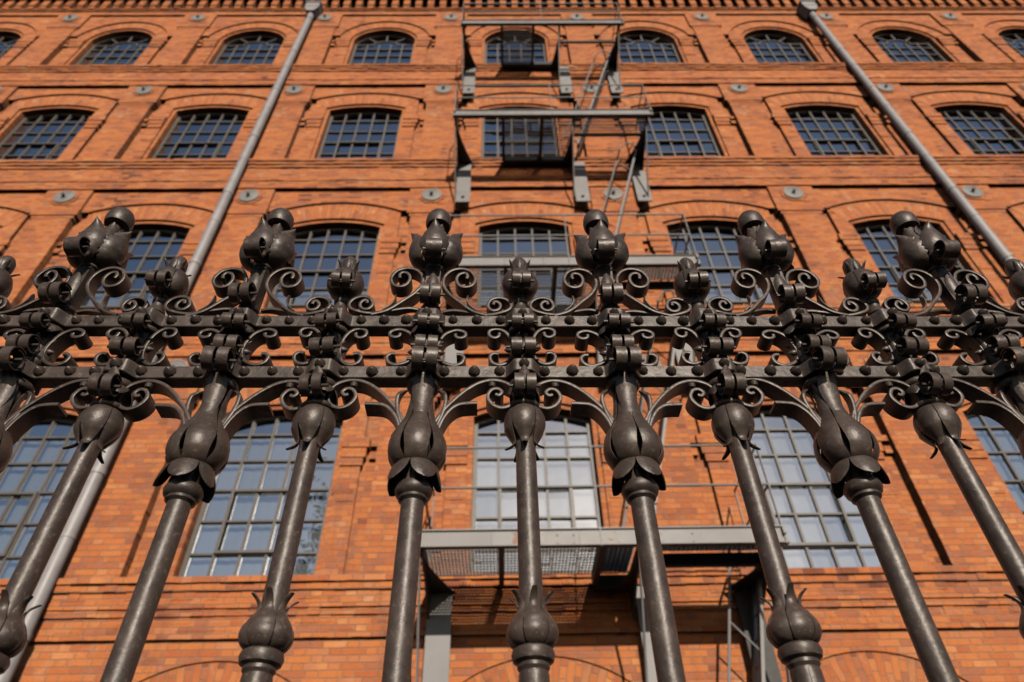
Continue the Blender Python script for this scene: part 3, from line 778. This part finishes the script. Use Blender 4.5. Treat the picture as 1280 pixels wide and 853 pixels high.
def finial_B():
    m = MB(); s = .0125
    m.box(-s, s, -s, s, fz(.836), fz(.945)); m.lathe(torus_prof(.012, fz(.846), .006), 16); m.lathe([(.0125, fz(.945)), (.015, fz(.955)), (.012, fz(.962)), (.011, fz(1.075))], 16); m.lathe(torus_prof(.0135, fz(.952), .004), 16)
    o = put(m, 'finial', fence)
    m = MB(); petals(m, 5, [(.010, fz(.953), .5), (.026, fz(.956), .74), (.0415, fz(.965), .95), (.0490, fz(.982), 1.05), (.0500, fz(.998), 1.02), (.0475, fz(1.013), .84), (.0470, fz(1.027), .50), (.0515, fz(1.041), .05)], phase=0, cup=.13, jag=.13, seg=12)
    put(m, 'calyx_leaves', o)
    m = MB(); petals(m, 4, [(.012, fz(.975), .7), (.0245, fz(.995), .88), (.0270, fz(1.015), .94), (.0225, fz(1.034), .92), (.0180, fz(1.050), .88), (.0160, fz(1.062), .70), (.0165, fz(1.072), .15)], phase=.5, cup=.08, jag=.06, seg=10); put(m, 'bud', o)
    m = MB(); m.lathe([(.012, fz(1.079)), (.0225, fz(1.0795)), (.0248, fz(1.086)), (.0254, fz(1.095)), (.0240, fz(1.107)), (.0190, fz(1.117)), (.0105, fz(1.1225)), (.003, fz(1.124))], 28); put(m, 'knob', o)
    m = MB(); petals(m, 1, [(.0135, fz(.850), .14), (.0175, fz(.880), .24), (.0195, fz(.905), .20), (.018, fz(.930), .02)], th=.0025); put(m, 'leaf', o)
    m = MB(); petals(m, 1, [(.026, fz(.958), .12), (.040, fz(.968), .18), (.054, fz(.965), .08)], phase=pi*.62, th=.002, jag=.2); put(m, 'leaf', o)
    put(curl(.028, .0200, 1.1, False), 'curl', o, (0, -.047, fz(.957)))
    put(curl(.034, .0200), 'curl', o, (0, -.034, fz(.852)))
    return o
protos = {'A': (baluster_A(), finial_A()), 'B': (baluster_B(), finial_B())}
used = set()
for i, x, kind in cols_:
    for j, pr in enumerate(protos[kind]):
        rot = (random.uniform(-.012, .012)*j, random.uniform(-.012, .012)*j, random.uniform(-.10, .10))
        key = (kind, j)
        if key not in used:
            pr.location = (x, 0, 0); pr.rotation_euler = (0, 0, 0); used.add(key)
        else:
            c = dup(pr, fence, (x, 0, 0), (0, 0, rot[2]))
            for ch in c.children:
                if ch.name.startswith(('bulb', 'petal_skirt')): ch.rotation_euler = (0, 0, random.choice((0, .1, -.12, .05)) if kind == 'A' else random.choice((0, .2, -.25, .5, -.45)))
                elif ch.name.startswith(('calyx', 'bud')): ch.rotation_euler = (0, 0, random.uniform(-.14, .14))

# --- flat bar scrolls, traced in the plane of the fence (mm from the column axis, mm above the eye)
T = {
 'topB': [(102.8,827.2),(76.3,838.3),(51.4,863.1),(33.5,883.1),(23.8,905.2),(25.3,926.0),(35.9,941.4),(53.5,947.4),(71.5,939.7),(80.0,920.5),(74.9,903.6),(62.6,898.0),(51.3,903.5),(46.5,918.5),(51.1,931.8),(61.3,935.6),(66,928),(64,920)],
 'topA': [(135,846),(117,847.7),(92.8,841.5),(59.1,832),(35.3,834.2),(20.9,841.1),(16.4,852.0),(22.9,864.8),(37.5,870.9),(51.1,865.5),(56.4,851.4),(52.2,841.5),(44.8,839.0),(37.4,843.2),(35.0,852.4),(39.8,860.0),(45.8,860.5),(47,853)],
 'thorn': [(68.1,879.9),(67.0,865.6),(72.2,850.8),(84.5,838.0)],
 'midB': [(50,783),(51,777),(58.4,774.5),(66.3,778.8),(64.7,787.5),(50.6,791.8),(33.8,783.0),(24.4,765.5),(21.1,745.8),(25.9,728.1),(37.0,718.6),(51.5,714.6),(62.5,720.1),(66.1,730.6),(60.8,737.2),(53.8,737.7)],
 'midA': [(36.5,786),(38,779),(44.8,775.5),(52.7,780.7),(52.9,790.8),(41.4,795.7),(27.5,789.2),(18.9,773.1),(15.9,752.0),(18.6,733.6),(26.7,721.0),(38.0,716.5),(49.2,721.5),(52.5,733.7),(46.7,740.8),(38.8,739.3)],
 'low1': [(22.7,580.8),(28.0,602.8),(38.0,622.8),(51.6,641.8),(68.7,661.2),(88.9,676.9),(110.5,683.6),(130.1,679.3),(142.9,667.6),(145.8,650.1),(139.2,635.6),(125.5,629.8),(111.7,636.0),(104.2,650.5),(109.5,663.9),(119.2,666.6),(125.6,660.1),(121.3,654.0),(115.9,655.8)],
 'low2': [(27,572),(31.5,587.7),(36.8,604.3),(46.9,622.6),(62.2,634.4),(88.5,636.7)],
 'low3': [(24.6,578),(31.6,600.4),(38.6,623.6),(41.3,644.9),(37.9,658.5),(27.7,667.2)],
}
def ribbon(path, wd=.020, th=.0054, mirror=False, taper0=False, taper1=False, y0=-.010):
    kk = (YFN+y0)/(YFN-.010)/1000; pts = spline([(x*kk, z*kk) for x, z in path], 6); n = len(pts); vs = []; fs = []
    for i, p in enumerate(pts):
        d = (pts[min(i+1, n-1)]-pts[max(i-1, 0)]); d = Vector((d[0], d[1])).normalized(); nr = Vector((-d.y, d.x))
        t = i/(n-1); ws = 1.0; tt = th
        if taper0: ws *= min(1, .25+t*3)
        if taper1: ws *= min(1, .12+(1-t)*3.2)
        if taper1: tt = th*min(1, .4+(1-t)*3)
        yc = y0+wd/2; h = wd/2*ws; b = .0006
        for (yy, k) in ((-h, -.5+.18), (-h+b, -.5), (h, -.5), (h, .5), (-h+b, .5), (-h, .5-.18)):
            q = Vector((p[0], p[1]))+nr*(tt*k); X = -q.x if mirror else q.x
            vs.append((X, yc+yy, q.y))
    for i in range(n-1):
        for k in range(6): fs.append((6*i+k, 6*i+(k+1) % 6, 6*i+6+(k+1) % 6, 6*i+6+k))
    fs += [tuple(range(6)), tuple(6*(n-1)+k for k in range(5, -1, -1))]
    mb = MB(); mb.add(vs, fs, True); return mb
def bud_bolt(x, z):
    mb = MB(); mb.lathe([(.0005, -.002), (.005, 0), (.0058, .004), (.0035, .009), (.0006, .0125)], 12); return mb
for key, kind in (('topB','B'), ('topA','A'), ('midB','B'), ('midA','A'), ('low1','B'), ('low2','B')):
    for mir in (False, True):
        rb = ribbon(T[key], mirror=mir, taper0=key in ('topA',), taper1=False, wd={'l': .030, 'm': .030, 't': .026}[key[0]])
        if key == 'topB':
            t2 = ribbon(T['thorn'], wd=.012, th=.0026, mirror=mir, taper0=True); rb.add(t2.v, t2.f, True)
        if key == 'low2':
            t2 = ribbon(T['low3'], wd=.015, mirror=mir, taper1=True); rb.add(t2.v, t2.f, True)
        if key in ('midA', 'midB'):                      # conical bolt heads on the inner side
            t2 = bud_bolt(0, 0); xx, zz = (.0225, .745) if key == 'midB' else (.017, .752)
            sg = -1 if mir else 1
            rb.add([(sg*(xx+z), -.004+y, fz(zz)-ZC+x) for x, y, z in t2.v], t2.f, True)
        if key == 'low1':
            t2 = MB(); t2.lathe([(.0005, -.006), (.0048, -.004), (.0062, 0), (.0048, .004), (.0005, .006)], 12)
            rb.add([((-1 if mir else 1)*.1105+x, -.006+y, .6755+z) for x, y, z in t2.v], t2.f, True)
        if kind == 'B':
            sg = -1 if mir else 1; rb.v = [(vx-sg*.0046, vy, vz) for vx, vy, vz in rb.v]
        proto = None
        for i, x, kd in cols_:
            if kd != kind: continue
            if (i == -NF and mir) or (i == NF and not mir): continue
            rot = (0, random.uniform(-.022, .022), 0); sc = random.uniform(.975, 1.025)
            if proto is None:
                proto = rb.build('scroll', M_IRON, fence); proto.location = (x, 0, ZC); continue
            # pivot the small forging irregularity about the scroll's own height
            zp = {'t': .85, 'm': .752, 'l': .63}[key[0]]
            dup(proto, fence, (x+zp*-sin(rot[1]), random.uniform(-.0015, .0015), ZC+zp*(1-cos(rot[1]))), rot)

# ================================================================== TREE ACROSS THE STREET (mirrored in the panes)
tr_ = empty('leafy_tree', (-7.1, -10.5, 0), 'tall leafy green tree across the street, mirrored in the right edge of a lower window', 'tree')
rt = random.Random(21)
tk = MB(); tk.tube([(0,0,0),(.05,0,3.5),(-.05,.1,8),(.1,.05,13),(0,0,16)], [.26,.21,.17,.10,.03], 12)
limbs = []
for i in range(16):
    z0 = 6+i*.62; a = i*2.4; L = 1.35-.03*i
    e = (L*cos(a), L*sin(a), z0+1.4); limbs.append(e)
    tk.tube([(0,0,z0), (L*.5*cos(a), L*.5*sin(a), z0+.8), e], [.08,.05,.02], 7)
tk.build('trunk', paint_mat('bark', (.12,.09,.065), (.06,.045,.035), .9, scale=14), tr_)
gl_ = G('leaf'); c = gl_.coord()
gl_.L(gl_.ramp(gl_.noise(c, 3.5, 3), [(.3,(.035,.075,.018)),(.7,(.085,.13,.03))]), gl_.b.inputs['Base Color']); gl_.b.inputs['Roughness'].default_value = .6
cr = MB()
for i in range(5200):
    ex, ey, ez = limbs[rt.randrange(16)] if rt.random() < .8 else (0,0,rt.uniform(8,17))
    p = Vector((ex+rt.gauss(0,.42), ey+rt.gauss(0,.42), ez+rt.gauss(0,.6)))
    a = Vector((rt.gauss(0,1), rt.gauss(0,1), rt.gauss(0,1))).normalized(); b = a.orthogonal().normalized()
    l = rt.uniform(.07,.13); w_ = l*.55
    cr.add([p-a*l, p+b*w_, p+a*l, p-b*w_], [(0,1,2,3)])
cr.build('crown', gl_.m, tr_, fix=False)
